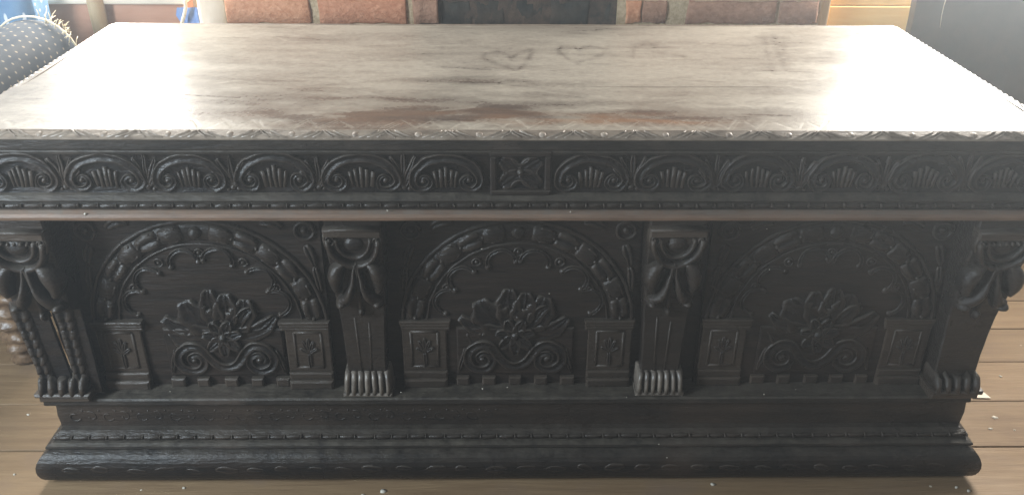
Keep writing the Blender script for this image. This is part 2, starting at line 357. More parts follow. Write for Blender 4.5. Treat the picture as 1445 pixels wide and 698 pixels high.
# ------------------------------------------------------------------ things beside the chimney
YW = 1.0
p0, p1 = at(278, 20, Y=.93), at(320, 20, Y=.93)
mb = MB(lambda u, v, w: (u, .93-w, v)); V = []
for j in range(30):
    v = .02+1.12*j/29
    e0 = .004*noise.noise(Vector((v*9, 1, 0))); e1 = .006*noise.noise(Vector((v*14, 5, 0)))
    V += [(p0.x+e0, v, -.14), (p0.x+e0, v, -.012), (p0.x+.012+e0, v, 0), (p1.x-.012+e1, v, .002), (p1.x+e1, v, -.012), (p1.x+e1, v, -.14)]
mb.add(V, [(j*6+i, j*6+i+1, j*6+7+i, j*6+6+i) for j in range(29) for i in range(5)]+[tuple(range(5, -1, -1)), tuple(range(174, 180))])
tag(mb.build('plaster_pier', PLASTER), 'narrow peach plaster pier between the left bricks and the blue cloth', 'pier')
a, b = at(140, 5, Y=YW), at(258, 34, Y=YW)
ap = root('window_apron', ((a.x+b.x)/2, YW, 0), 'terracotta board under a pale ledge behind the left end of the chest', 'window apron')
def rel(p, rt_): return (p[0]-rt_.location.x, p[1]-rt_.location.y, p[2]-rt_.location.z)
zt = at(200, 6.5, Y=YW-.01).z
x_l, x_r = at(55, 20, Y=YW).x, at(266, 20, Y=YW).x
box_obj('board', rel((x_l, YW, .25), ap), rel((x_r, YW+.05, zt), ap), TERRA, ap)
box_obj('ledge', rel((x_l-.02, YW-.025, zt+.002), ap), rel((at(262, 5, Y=YW-.02).x, YW+.07, zt+.022), ap), SILLM, ap, bevel=.005)
# blue cloth scrap with a wavy left edge
c0, c1 = at(250, 9, Y=.985), at(284, 40, Y=.985)
mb = MB(lambda u, v, w: (u, .985-w, v)); V = []
nz_ = 14
for j in range(nz_+1):
    t = j/nz_; v = c0.z-.003-(c0.z-.40)*t
    u0_ = c0.x+.006*math.sin(t*60)
    for q in (0, 1):
        for i in range(9):
            s_ = i/8; V.append((u0_+(c1.x-u0_)*s_, v, .003*math.sin(s_*14+t*4)+.004*q))
Fc = []
for j in range(nz_):
    for q in (0, 1):
        for i in range(8):
            k = j*18+q*9+i; f_ = (k, k+1, k+19, k+18); Fc.append(f_ if q == 0 else f_[::-1])
    Fc += [(j*18, j*18+18, j*18+27, j*18+9), (j*18+8, j*18+17, j*18+35, j*18+26)]
mb.add(V, Fc); tag(mb.build('cloth', CLOTH), 'small bright blue cloth hanging below the pale ledge beside the plaster pier', 'cloth')
def tube(path, r, n=8):
    mb = MB(); V = []
    for i, p in enumerate(path):
        a = Vector(path[max(0, i-1)]); c = Vector(path[min(len(path)-1, i+1)]); d = (c-a).normalized()
        e1 = d.cross(Vector((0, 1, .3))).normalized(); e2 = d.cross(e1); rr = r(i/(len(path)-1)) if callable(r) else r
        for j in range(n):
            g = 2*PI*j/n; q = Vector(p)+rr*(math.cos(g)*e1+math.sin(g)*e2); V.append(tuple(q))
    Fc = [(i*n+j, i*n+(j+1) % n, (i+1)*n+(j+1) % n, (i+1)*n+j) for i in range(len(path)-1) for j in range(n)]
    Fc += [tuple(range(n-1, -1, -1)), tuple(range((len(path)-1)*n, len(path)*n))]
    mb.add(V, Fc); return mb
cp = [at(x, y, Y=.962) for x, y in ((264, -40), (262, -15), (261.5, 0), (262, 12), (260, 22), (257, 32), (255, 48), (256, 80))]
tag(tube([tuple(p) for p in cp], .0042).build('cord', CORDM), 'thin cream cord hanging in front of the blue cloth', 'cord')
a, b = at(124, 30, Y=.955), at(146, 30, Y=.955)
mb = MB(); 
prof_ = arc(0, 0, (b.x-a.x)/2, 0, 360, 14)[:-1]
V = [((a.x+b.x)/2+x*(1+.05*math.sin(z*40)), .955+.02+y, z) for z in [i*.026 for i in range(31)] for x, y in prof_]
mb.add(V, [(i*14+j, i*14+(j+1) % 14, (i+1)*14+(j+1) % 14, (i+1)*14+j) for i in range(30) for j in range(14)]+[tuple(range(13, -1, -1)), tuple(range(30*14, 31*14))])
tag(mb.build('post', OLIVE), 'slim olive brown post behind the end of the armchair arm', 'post')
# right of the chimney
a, b = at(1156, 20, Y=.935), at(1171, 20, Y=.935)
tag(box_obj('timber_post', (a.x, .935, 0), (b.x, 1.06, 1.1), TANPOST, jitter=.004, bevel=.006), 'narrow tan timber post between the right bricks and the honey boards', 'post')
a, b = at(1172, 8, Y=YW), at(1330, 60, Y=YW)
hb = root('board_panel', (a.x, YW, 0), 'honey coloured boards with orange sunlight in their colour behind the right end of the chest', 'boarding')
zs = at(1230, 9, Y=YW).z
box_obj('board', rel((a.x, YW+.004, zs+.0015), hb), rel((b.x, YW+.05, zs+.022), hb), ORANGE, hb, bevel=.002)
box_obj('board', rel((a.x, YW, zs-.19), hb), rel((b.x, YW+.05, zs-.001), hb), ORANGE, hb, bevel=.002)
box_obj('board', rel((a.x, YW, zs-.40), hb), rel((b.x, YW+.05, zs-.193), hb), ORANGE, hb, bevel=.002)
box_obj('board', rel((a.x, YW+.002, 0.002), hb), rel((b.x, YW+.05, zs-.403), hb), ORANGE, hb, bevel=.002)
# big grey board leaning on the wall
a = at(1291, 20, Y=.94)
mb = MB(); x0, x1 = a.x, a.x+.75
nx, nz = 16, 16; V = []; Fc = []
for q, yy in ((0, .925), (1, .955)):
    for j in range(nz+1):
        for i in range(nx+1):
            V.append((x0+(x1-x0)*i/nx+.0015*noise.noise(Vector((j*.7, 3, 0)))*(i == 0), yy+.02*j/nz+.001*noise.noise(Vector((i*.5, j*.5, q))), .001+.745*j/nz))
n1 = (nx+1)*(nz+1)
for j in range(nz):
    for i in range(nx):
        k = j*(nx+1)+i; f_ = (k, k+1, k+nx+2, k+nx+1); Fc += [f_, tuple(n1+z for z in f_[::-1])]
for i in range(nx): Fc += [(i+1, i, n1+i, n1+i+1), (nz*(nx+1)+i, nz*(nx+1)+i+1, n1+nz*(nx+1)+i+1, n1+nz*(nx+1)+i)]
for j in range(nz): Fc += [(j*(nx+1), (j+1)*(nx+1), n1+(j+1)*(nx+1), n1+j*(nx+1)), ((j+1)*(nx+1)+nx, j*(nx+1)+nx, n1+j*(nx+1)+nx, n1+(j+1)*(nx+1)+nx)]
mb.add(V, Fc, False)
gp = mb.build('grey_board', GREYP); tag(gp, 'large dull grey board standing upright behind the right end of the chest', 'board')
sp = [at(x, y, Y=.935) for x, y in ((1338, -2), (1334, 10), (1331, 22), (1328, 40))]
mb = tube([(p.x, .935+.02*p.z/.745-.0095, p.z) for p in sp], .0012, 6); mb.build('scratch', SILLM, gp)

# ------------------------------------------------------------------ armchair (left)
AC = root('armchair', (-1.45, .6, 0), 'armchair in faded blue polka dot cloth beside the left end of the chest', 'armchair')
def uvgrid(V, nu, nv, su, sv, name, material, parent, closed_u=False):
    """V rows of nu points; makes UVs in metres"""
    me = bpy.data.meshes.new(name)
    Fc = []; U = []
    for j in range(nv-1):
        for i in range(nu-1):
            Fc.append((j*nu+i, j*nu+i+1, (j+1)*nu+i+1, (j+1)*nu+i)); U += [(i*su, j*sv), ((i+1)*su, j*sv), ((i+1)*su, (j+1)*sv), (i*su, (j+1)*sv)]
    caps = [tuple(range(nu-1, -1, -1)), tuple(range((nv-1)*nu, nv*nu))]
    for c in caps:
        Fc.append(c); U += [(V[k][0]+V[k][1], V[k][2]) for k in c]
    me.from_pydata([rel(v, AC) for v in V], [], Fc); me.materials.append(material)
    uvl = me.uv_layers.new(name='UVMap'); uvl.data.foreach_set('uv', [c for p in U for c in p])
    me.polygons.foreach_set('use_smooth', [True]*(len(Fc)-2)+[False]*2); me.update()
    return link(bpy.data.objects.new(name, me), parent)
# rolled arm, from front (near) to back
def roll_section(cx, y, cz, r, zb):
    pts = [(cx+r*.8, y, zb)]
    pts += [(cx+r*math.cos(R(a)), y, cz+r*math.sin(R(a))) for a in range(-40, 221, 13)]
    pts += [(cx-r*.8, y, zb)]
    return pts
sec = []
NV = 17
for j in range(NV):
    t = j/(NV-1); y = .30+.56*t
    rr = .098*(1-.35*max(0, (t-.86)/.14)**2-.35*max(0, (.1-t)/.1)**2)+.003*noise.noise(Vector((t*5, 0, 0)))
    sec.append(roll_section(-1.118-.012*math.sin(t*3), y, .585-.03*(1-t), rr, .36))
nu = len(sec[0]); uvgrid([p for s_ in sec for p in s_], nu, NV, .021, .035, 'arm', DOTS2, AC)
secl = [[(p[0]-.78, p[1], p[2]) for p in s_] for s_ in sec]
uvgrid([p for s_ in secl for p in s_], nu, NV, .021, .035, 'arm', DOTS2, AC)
# back cushion
sec = []
for j in range(14):
    t = j/13; x = -1.79+.645*t; bulge = math.sin(PI*min(1, max(0, .04+.92*t)))**.4
    pts = []
    for a in range(0, 361, 20):
        c, s_ = math.cos(R(a)), math.sin(R(a))
        pts.append((x, .92-.085*bulge*math.copysign(abs(c)**.6, c), .66+(.30*(.8+.2*bulge))*math.copysign(abs(s_)**.5, s_)))
    sec.append(pts)
uvgrid([p for s_ in sec for p in s_], len(sec[0]), 14, .045, .043, 'back_cushion', DOTS, AC)
sec = []
for j in range(10):
    t = j/9; x = -1.81+.60*t; bulge = math.sin(PI*min(1, max(0, .05+.9*t)))**.4
    sec.append([(x, .58+.27*math.copysign(abs(math.cos(R(a)))**.4, math.cos(R(a))), .40+.075*bulge*math.copysign(abs(math.sin(R(a)))**.5, math.sin(R(a)))) for a in range(0, 361, 20)])
uvgrid([p for s_ in sec for p in s_], len(sec[0]), 10, .05, .06, 'seat', DOTS, AC)
box_obj('seat_frame', rel((-1.86, .32, .31), AC), rel((-1.06, .9, .362), AC), RAILM, AC, bevel=.006)
q0, q1 = at(20, 117, Y=.47), at(74, 85, Y=.68)
def lathe(prof, loc, n=18, twist=0):
    V = []; 
    for r_, z in prof:
        for j in range(n):
            g = 2*PI*j/n; rr = r_*(1+.16*math.cos(3*g+z*twist) if twist else 1); V.append((loc[0]+rr*math.cos(g), loc[1]+rr*math.sin(g), loc[2]+z))
    mb = MB(); k = len(prof)
    mb.add(V, [(i*n+j, i*n+(j+1) % n, (i+1)*n+(j+1) % n, (i+1)*n+j) for i in range(k-1) for j in range(n)]+[tuple(range(n-1, -1, -1)), tuple(range((k-1)*n, k*n))])
    return mb
lp = [(.012, 0), (.024, .004), (.028, .016), (.022, .03), (.018, .037)]
lp += [(.030+.006*math.sin(z*190)+.004*(z/.3), z) for z in [.045+.006*i for i in range(43)]]
for lx, ly in ((-1.098, .385), (-1.098, .84), (-1.80, .385), (-1.80, .84)):
    lathe(lp, rel((lx, ly, .0), AC), twist=120).build('leg', LEGM, AC, jitter=.003, jscale=40)
# piping with a frayed fringe at the back end of the arm
mb = MB()
e = at(113, 24, Y=.8)
tb = tube([rel((-1.118+.104*math.cos(R(a)), .792, .582+.104*math.sin(R(a))), AC) for a in range(-50, 140, 10)], .0024, 6).build('piping', FRINGE, AC)
for k in range(26):
    g = R(random.gauss(52, 13)); o_ = Vector((-1.118+.1*math.cos(g), .80+random.uniform(-.02, .02), .58+.1*math.sin(g)))
    d = Vector((math.cos(g)+random.uniform(-.9, .9), random.uniform(-.5, .8), math.sin(g)+random.uniform(-.7, .7))).normalized()*random.uniform(.012, .035)
    P = [o_, o_+d*.5+Vector((0, 0, .003)), o_+d]
    t_ = tube([rel(tuple(p), AC) for p in P], lambda t: .0016*(1-.7*t), 4); mb.add(t_.v, t_.f)
tag(mb.build('fringe', FRINGE, AC), kind='stuff')

# ------------------------------------------------------------------ the chest
CH = root('carved_chest', (0, .33, 0), 'long dark carved oak chest with a dusty lid, arched panels and scrolled frieze', 'chest')
CO = Vector((0, .33, 0))
def chm(f=None):
    f = f or ident
    return lambda u, v, w: tuple(Vector(f(u, v, w))-CO)
D = .668; HW = .875

# --- lid: two boards with a dust map
rng = np.random.default_rng(4)
def smooth_noise(nx, ny, sx, sy):
    a = rng.standard_normal((ny, nx))
    for ax, s_ in ((1, sx), (0, sy)):
        k = np.exp(-.5*(np.arange(-int(3*s_)-1, int(3*s_)+2)/s_)**2); k /= k.sum()
        a = np.apply_along_axis(lambda r_: np.convolve(np.pad(r_, len(k)//2, mode='reflect'), k, 'valid'), ax, a)
    return a/a.std()
GX, GY = 1000, 240
X = np.linspace(-.868, .868, GX); Yv = np.linspace(.012, .660, GY); XX, YY = np.meshgrid(X, Yv)
def seg_dist(pts):
    d = np.full(XX.shape, 9.)
    for (ax, ay), (bx_, by) in zip(pts[:-1], pts[1:]):
        vx, vy = bx_-ax, by-ay; L = vx*vx+vy*vy+1e-12
        t = np.clip(((XX-ax)*vx+(YY-ay)*vy)/L, 0, 1); d = np.minimum(d, np.hypot(XX-ax-t*vx, (YY-ay-t*vy)*.55))
    return d
def lidp(l_): return [tuple(at(x, y, Z=.7))[:2] for x, y in l_]
def g2(px, py, sx, sy):
    p = at(px, py, Z=.7); return np.exp(-.5*((XX-p.x)/sx)**2-.5*((YY-p.y)/sy)**2)
dust = .78+.06*smooth_noise(GX, GY, 30, 3.0)+.045*smooth_noise(GX, GY, 9, 1.6)+.05*smooth_noise(GX, GY, 1.1, .7)+.09*smooth_noise(GX, GY, 70, 18)+.06*smooth_noise(GX, GY, 26, 9)
patch = 1+.45*smooth_noise(GX, GY, 40, 6)+.25*smooth_noise(GX, GY, 12, 3)
dust -= np.clip(patch, .4, 1.5)*1.12*(.40*g2(560, 150, .27, .07)+.30*g2(780, 162, .22, .045)+.26*g2(470, 112, .2, .03)+.24*g2(660, 113, .17, .02)+.16*g2(330, 165, .14, .04)+.14*g2(1000, 160, .14, .05))
dust -= .25*g2(420, 55, .07, .035)+.10*g2(900, 170, .3, .04)
dust += .14*g2(950, 105, .3, .05)+.12*g2(300, 60, .3, .12)
wob = .006*smooth_noise(GX, GY, 8, 8)
for line, w_, k in (
    (((680, 82), (683, 76), (691, 74), (702, 73), (711, 75), (718, 80), (721, 82.5), (728, 78), (738, 73), (748, 70), (750, 74), (746, 83), (738, 92), (729, 99.5), (716, 95), (703, 91), (690, 86), (680, 82)), .0042, .26),
    (((815, 88.5), (802, 83), (792, 77), (788, 70), (793, 65), (803, 65.5), (811, 67), (816, 71), (822, 67), (832, 65), (846, 67), (854, 71), (846, 78), (832, 84), (815, 88.5)), .0046, .26),
    (((893, 80), (891, 73), (899, 65), (912, 62.5), (926, 63)), .0045, .22), (((923, 74), (938, 75), (960, 77), (965, 80)), .004, .24),
    (((1077, 48), (1081, 70), (1086, 92), (1090, 102)), .005, .16), (((1092, 50), (1098, 72), (1108, 98)), .006, .16), (((1104, 62), (1112, 82), (1118, 100)), .005, .12)):
    P = lidp(line); 
    dust -= k*np.exp(-.5*(np.maximum(0, seg_dist(P))/w_)**2)*(1+.5*np.clip(smooth_noise(GX, GY, 3, 3), -1, 1))
for _ in range(130):   # pale scratches and specks
    x, y = rng.uniform(-.85, .85), rng.uniform(.02, .64); a = rng.normal(0, .5); L = rng.uniform(.01, .07)
    dust += rng.uniform(.1, .32)*np.exp(-.5*(seg_dist([(x, y), (x+L*math.cos(a), y+L*math.sin(a))])/.0014)**2)
for _ in range(70):   # dark scratches
    x, y = rng.uniform(-.85, .85), rng.uniform(.02, .64); a = rng.normal(0, .12); L = rng.uniform(.01, .10)
    dust -= rng.uniform(.15, .4)*np.exp(-.5*(seg_dist([(x, y), (x+L*math.cos(a), y+L*math.sin(a))])/.0013)**2)
inc = np.zeros_like(dust)
x = -.86
while x < .85:   # the incised zigzag border, cut shallow and filled with pale dust
    s_ = random.uniform(.04, .058); h_ = .036+random.uniform(-.006, .006)
    for q in (0, .007, .014):
        if random.random() < .75: inc = np.maximum(inc, random.uniform(.3, 1)*np.exp(-.5*(seg_dist([(x+q, .022), (x+s_/2+q*.4, .022+h_-q)])/.0011)**2))
        if random.random() < .6: inc = np.maximum(inc, random.uniform(.3, 1)*np.exp(-.5*(seg_dist([(x+s_/2+q, .022+h_-q*.8), (x+s_+q*.3, .024)])/.0011)**2))
    x += s_
for k in range(70):
    x, y = random.uniform(-.86, .86), random.uniform(.018, .062)
    inc = np.maximum(inc, random.uniform(.2, .9)*np.exp(-.5*(np.hypot(XX-x, YY-y)/random.uniform(.0014, .0028))**2))
dust += .42*inc
rub = .42*g2(830, 166, .07, .014)+.4*g2(880, 172, .12, .012)+.22*g2(640, 165, .3, .03)
rub = np.clip(rub*(1+.5*smooth_noise(GX, GY, 14, 2)), 0, .8)
dust = np.clip(dust-.35*rub, .02, .98)
zz = .700+.0007*smooth_noise(GX, GY, 100, 22)-.0005*inc
seam_y = lambda x: .232+.0*x
lid = root('lid', (0, 0, 0), '', ''); del lid['label']; del lid['category']; lid.parent = CH
def lid_board(name, jm):
    js = np.where(jm)[0]; ny = len(js); V = []; k = GX
    top = np.stack([XX[js], YY[js]-CO.y, zz[js]], -1).reshape(-1, 3)
    # dip the two long edges a little
    me = bpy.data.meshes.new(name)
    idx = np.arange(ny*GX).reshape(ny, GX)
    Fq = np.stack([idx[:-1, :-1], idx[:-1, 1:], idx[1:, 1:], idx[1:, :-1]], -1).reshape(-1, 4).tolist()
    ringi = idx[0, :].tolist()+idx[1:, -1].tolist()+idx[-1, -2::-1].tolist()+idx[-2:0:-1, 0].tolist()
    nr = len(ringi); n0 = len(top)+nr; low = top[ringi].copy(); low[:, 2] = .680; k0 = len(top)
    V = np.vstack([top, top[ringi], low])
    Fq += [[k0+i, n0+i, n0+(i+1) % nr, k0+(i+1) % nr] for i in range(nr)]
    Fq.append(list(range(n0+nr-1, n0-1, -1)))
    me.from_pydata(V.tolist(), [], Fq); me.materials.append(LID)
    for nm, arr in (('dust', dust), ('rub', rub)):
        at_ = me.attributes.new(nm, 'FLOAT', 'POINT'); vals = np.concatenate([arr[js].ravel(), np.full(2*nr, .1)]).astype(np.float32); at_.data.foreach_set('value', vals)
    me.polygons.foreach_set('use_smooth', [True]*((ny-1)*(GX-1))+[False]*(nr+1)); me.update()
    return link(bpy.data.objects.new(name, me), lid)
jseam = int(np.searchsorted(Yv, .232))
jm = np.zeros(GY, bool); jm[:jseam] = True
gap = .0009*np.clip((X-.12)/.1, 0, 1)*np.clip((.52-X)/.1, 0, 1); YY[jseam-1] = .2321-gap; YY[jseam] = .23212+gap
lid_board('plank', jm); lid_board('plank', ~jm)

def sweep3(prof, hw, name, material, parent, back=.64, nx=120, smooth=False, jitter=.0006, cx=0):
    """a moulding round front and both ends; prof = [(outward offset, z)] from bottom to top, front plane at y = -offset"""
    k = len(prof); V = []
    xs = [i/nx for i in range(nx+1)]
    stations = []
    for o, z in prof: pass
    def P(o, z, st):
        kind, t = st
        if kind == 0: return (-(hw+o), back+(-o-back)*t, z)
        if kind == 1: return (-(hw+o)+2*(hw+o)*t, -o, z)
        return ((hw+o), -o+(back+o)*t, z)
    sts = [(0, 0.), (0, .5)]+[(1, t) for t in xs]+[(2, .5), (2, 1.)]
    for st in sts:
        for o, z in prof: q = P(o, z, st); V.append((q[0]+cx, q[1], q[2]))
    n = len(sts)
    mb = MB(chm()); mb.add(V, [(i*k+j, (i+1)*k+j, (i+1)*k+(j+1) % k, i*k+(j+1) % k) for i in range(n-1) for j in range(k)], smooth)
    mb.add([V[i] for i in range(k)], [tuple(range(k))], False); mb.add([V[(n-1)*k+i] for i in range(k)], [tuple(range(k-1, -1, -1))], False)
    o = mb.build(name, material, parent, jitter=jitter, jscale=9)
    e = o.modifiers.new('edge', 'EDGE_SPLIT'); e.split_angle = R(38)
    return o
# lid edge: sloping carved edge
sweep3([(-.03, .6902), (.0075, .6902), (.008, .6915), (.0065, .6930), (.002, .6955), (-.010, .7005), (-.0115, .7005), (-.0115, .6912), (-.03, .6912)], .868, 'lid_edge', EDGE, lid, back=.672, smooth=False)
sweep3([(-.03, .672), (.004, .672), (.006, .675), (.006, .6895), (-.03, .6895)], .868, 'lid_fascia', DUSTY, lid, back=.672)
box_obj('back_edge', (-.868, .6605-CO.y, .676), (.868, .674-CO.y, .7015), EDGE, lid, bevel=.004, jitter=.0015)
# carved leaves along the front edge: knob, then leaves leaning away on both sides, on the slope
def slope(u, v, w):   # v 0..1 down the slope
    y = .010-.015*v; z = .7000-.0085*v
    return (u, y-w*.6, z+w*.85)
def carved_edge_unit(flip):
    mb = MB(slope); 
    mb.boss(0, .55, .0062, .0034, n=10, rings=3, sq=60)
    for k, (a, b) in enumerate(((.006, .034), (.019, .046), (.033, .050))):
        for sgn in ((1, -1)):
            p = [(sgn*(a+(b-a)*t), .92-.84*t**1.2) for t in [i/5 for i in range(6)]]
            V = []
            for i, (x, v) in enumerate(p):
                ww = .0050*math.sin(PI*(.12+.76*i/5))
                V += [(x-ww, v, -.002), (x, v, .0036), (x+ww, v, -.002)]
            mb.add(V, [(i*3+j, i*3+j+1, i*3+4+j, i*3+3+j) for i in range(5) for j in range(2)]+[(2, 1, 0), (15, 16, 17)])
    return mb
edge0 = None
for k in range(18):
    x = -.818+.0962*k+.002*random.uniform(-1, 1)
    if edge0 is None:
        mb = carved_edge_unit(0); mb.v = [(p[0], p[1]-CO.y, p[2]) for p in mb.v]; edge0 = mb.build('edge_leaf', CREST, lid, jitter=.0008, jscale=150); edge0.location.x = x
    else:
        e = copy_of(edge0, lid, (x, 0, 0)); e.scale.x = random.uniform(.94, 1.06)*(1 if k % 2 else -1)
# twisted rope on both ends of the lid
for sx in (-1, 1):
    mb = MB(chm()); n = 34
    for k in range(n):
        y = .012+.645*(k+.5)/n; V = []
        for i in range(7):
            t = i/6; a = PI*(.02+.96*t)
            for q, h_ in ((-.0085, 0), (-.004, .0022), (0, .003), (.004, .0022), (.0085, 0)):
                V.append((sx*(.869+.0060*math.cos(PI-a)+h_*0), y+q+.013*(t-.5), .6945+.0072*math.sin(a)*(.62+h_*105)))
        mb.add(V, [(i*5+j, i*5+j+1, i*5+6+j, i*5+5+j) for i in range(6) for j in range(4)])
    mb.build('rope_edge', EDGE, lid, jitter=.0005)
# --- upper case: fascia, frieze, cornice
box_obj('case_top', (-.862, .012-CO.y, .56), (.862, .655-CO.y, .671), DARK, CH, bevel=0)
sweep3([(-.03, .665), (.003, .665), (.004, .669), (.002, .6715), (-.03, .6715)], .868, 'fascia', DUSTY, CH)
fr = MB(chm(lambda u, v, w: (u, .006-w, v)))
nx_, nz_ = 200, 8
V = [(-.872+1.744*i/nx_, .597+.070*j/nz_, .0035*(1-math.sin(PI*j/nz_))) for j in range(nz_+1) for i in range(nx_+1)]
fr.add(V, [(j*(nx_+1)+i, j*(nx_+1)+i+1, (j+1)*(nx_+1)+i+1, (j+1)*(nx_+1)+i) for j in range(nz_) for i in range(nx_)])
frieze = fr.build('frieze', DARK, CH, jitter=.0007, jscale=30)
sweep3([(-.03, .586), (.0085, .586), (.010, .589), (.003, .5955), (-.002, .598), (-.03, .598)], .866, 'cornice_fillet', DUSTY, CH)
sweep3([(-.03, .5705), (.001, .5705), (.004, .574), (.004, .582), (.001, .5855), (-.03, .5855)], .866, 'bead_course', DUSTY, CH)
sweep3([(-.03, .552), (.006, .552), (.013, .5555), (.0145, .561), (.012, .566), (.006, .570), (-.03, .570)], .866, 'cornice_torus', BROWN, CH)
def bead_row(n, x0, x1, y, z, L, rz, parent, material, rise=.0045):
    mb = MB(lambda u, v, w: (u, -w, v))
    mb.ribbon([(-L*.45+L*.9*i/8, -.0006+.0012*i/8) for i in range(9)], lambda t: rz*(.45+.55*math.sin(PI*(.1+.8*t))), lambda t: rise*(.4+.6*math.sin(PI*(.1+.8*t))))
    mb.boss(L*.5, .0012, .0022, rise*1.5, n=8, rings=2, sq=1.9)
    o = None
    for k in range(n):
        x = x0+(x1-x0)*(k+.5)/n+random.uniform(-.002, .002)
        if o is None: o = mb.build('bead', material, parent); o.location = (x, y-CO.y, z); first = o
        else:
            c = copy_of(first, parent, (x, y-CO.y, z+random.uniform(-.0006, .0006))); c.scale = (random.uniform(.9, 1.08), 1, random.uniform(.85, 1.15))
bc = [o for o in bpy.data.objects if o.name.startswith('bead_course')][0]
bead_row(58, -.866, .866, -.003, .5775, .0298, .0085, bc, DARK)

def fmap(cx): return lambda u, v, w: (cx+u, .0045-w-.0008-CO.y, .602+v)
def lunette():
    mb = MB(lambda u, v, w: (u, -w, v))
    sp_ = spiral(-.0365, .0185, .004, .0165, 430, 900-540, 22)  # curls into the volute
    left = spiral(-.0370, .0185, .0035, .0175, -250, 160, 30)
    left = spiral(-.0370, .0185, .0035, .0180, 560, 180, 30)
    top_ = bez(left[-1], (left[-1][0]+.002, .044), (-.028, .0590), (0, .0590), 14)[1:]
    half = left+top_
    path = half+mir(half[:-1])[::-1]
    n = len(path)
    mb.ribbon(path, lambda t: .0042+.0120*min(1, 2.4*min(t, 1-t))**1.5, lambda t: .0055+.0050*min(1, 3*min(t, 1-t)), 'gutter')
    for k in range(-2, 3):
        u = k*.0088+random.uniform(-.001, .001); mb.ribbon([(u*.8, .006), (u*.92, .022), (u, .041-abs(k)*.004)], random.uniform(.005, .0075), lambda t: .0035+.0025*t, 'dome')
    for sg in (-1, 1): mb.boss(sg*.037, .0185, .0050, .0075, 10, 3)
    return mb
def palmette():
    mb = MB(lambda u, v, w: (u, -w, v))
    for a, L in ((0, .060), (20, .056), (-20, .056), (40, .043), (-40, .043)):
        s_, c_ = math.sin(R(a)), math.cos(R(a))
        mb.ribbon([(L*t*s_*(.55+.45*t), .004+L*t*c_) for t in [i/8 for i in range(9)]], lambda t: .003+.0065*math.sin(PI*min(1, .05+.88*t)), lambda t: .004+.003*t, 'leaf')
    mb.boss(0, .006, .0055, .0065, 10, 3); mb.boss(-.008, .003, .0035, .005, 8, 2); mb.boss(.008, .003, .0035, .005, 8, 2)
    return mb
lu0 = pa0 = None
for x in (-.77, -.638, -.507, -.373, -.237, -.103, .127, .258, .392, .53, .662, .79):
    o = lunette().build('lunette', DARK, frieze, jitter=.0020, jscale=70)
    o.location = (x, .0035-CO.y, .6015); o.scale = (random.uniform(.94, 1.05), random.uniform(.62, .85), random.uniform(.95, 1.03))
for x in (-.84, -.704, -.573, -.440, -.305, -.170, .192, .325, .461, .597, .727, .853):
    o = palmette().build('palmette', DARK, frieze, jitter=.0022, jscale=70)
    o.location = (x, .0035-CO.y, .6015); o.scale = (random.uniform(.85, 1.12), random.uniform(.6, .8), random.uniform(.9, 1.04))
# square rosette block in the middle of the frieze
sq = MB(lambda u, v, w: (.0145+u, .004-w-CO.y, .6335+v))
hwq, hh = .048, .037
sq.box(-hwq, hwq, hh-.0085, hh, -.002, .011, .002); sq.box(-hwq, hwq, -hh, -hh+.0085, -.002, .011, .002)
sq.box(-hwq, -hwq+.010, -hh+.0085, hh-.0085, -.002, .0105, .002); sq.box(hwq-.010, hwq, -hh+.0085, hh-.0085, -.002, .0105, .002)
sqo = sq.build('rosette_frame', PANEL, frieze, jitter=.0008)
ro = MB(lambda u, v, w: (.0145+u, .004-w-CO.y, .6335+v))
for sx in (-1, 1):
    for sy in (-1, 1):
        ro.ribbon([(sx*.031*t, sy*.022*t) for t in [i/7 for i in range(8)]], lambda t: .010+.020*math.sin(PI*min(1, .05+.85*t)), lambda t: .004+.003*t, 'spoon')
    ro.ribbon(arc(0, sx*.030, .016, 200 if sx > 0 else 20, 340 if sx > 0 else 160, 10), .004, .006)
    ro.ribbon(arc(sx*.040, 0, .014, 110 if sx > 0 else -70, 250 if sx > 0 else 70, 10), .0035, .006)
ro.boss(0, 0, .007, .010, 12, 3)
ro.build('rosette', DARK, frieze, jitter=.0008)

# --- body: panels, ledge, plinth, base
YP = .068
box_obj('body_box', (-.792, YP+.012-CO.y, .10), (.785, .62-CO.y, .56), PANEL, CH, bevel=0)
sweep3([(-.05, .158), (-.022, .158), (-.020, .161), (-.021, .169), (-.024, .172), (-.08, .172)], .880, 'ledge', DUSTY, CH, back=.60, cx=.004)
sweep3([(-.06, .09), (-.037, .09), (-.035, .125), (-.037, .157), (-.06, .157)], .892, 'plinth', DARK, CH, back=.60, cx=.011)
ts = [(-.06, .0005), (-.004, .0005)]
ts += [(-.002+.024*math.cos(R(a)), .036+.034*math.sin(R(a))) for a in range(-80, 81, 16)]
ts += [(-.004, .0715), (-.06, .0715)]
base_torus = sweep3(ts, .867, 'base_torus', DARK, CH, back=.60, jitter=.001, cx=.007)
sweep3([(-.06, .0722), (-.001, .0722), (.002, .076), (.001, .080), (-.006, .083), (-.012, .0835), (-.06, .0835)], .870, 'base_fillet', DUSTY, CH, back=.60, cx=.008)
bb = sweep3([(-.06, .084), (-.014, .084), (-.012, .088), (-.015, .094), (-.024, .0985), (-.06, .0985)], .876, 'base_bead_course', DARK, CH, back=.60, cx=.010)
bead_row(52, -.852, .872, .0135, .0895, .0335, .0085, bb, DARK, rise=.0045)
tn = None
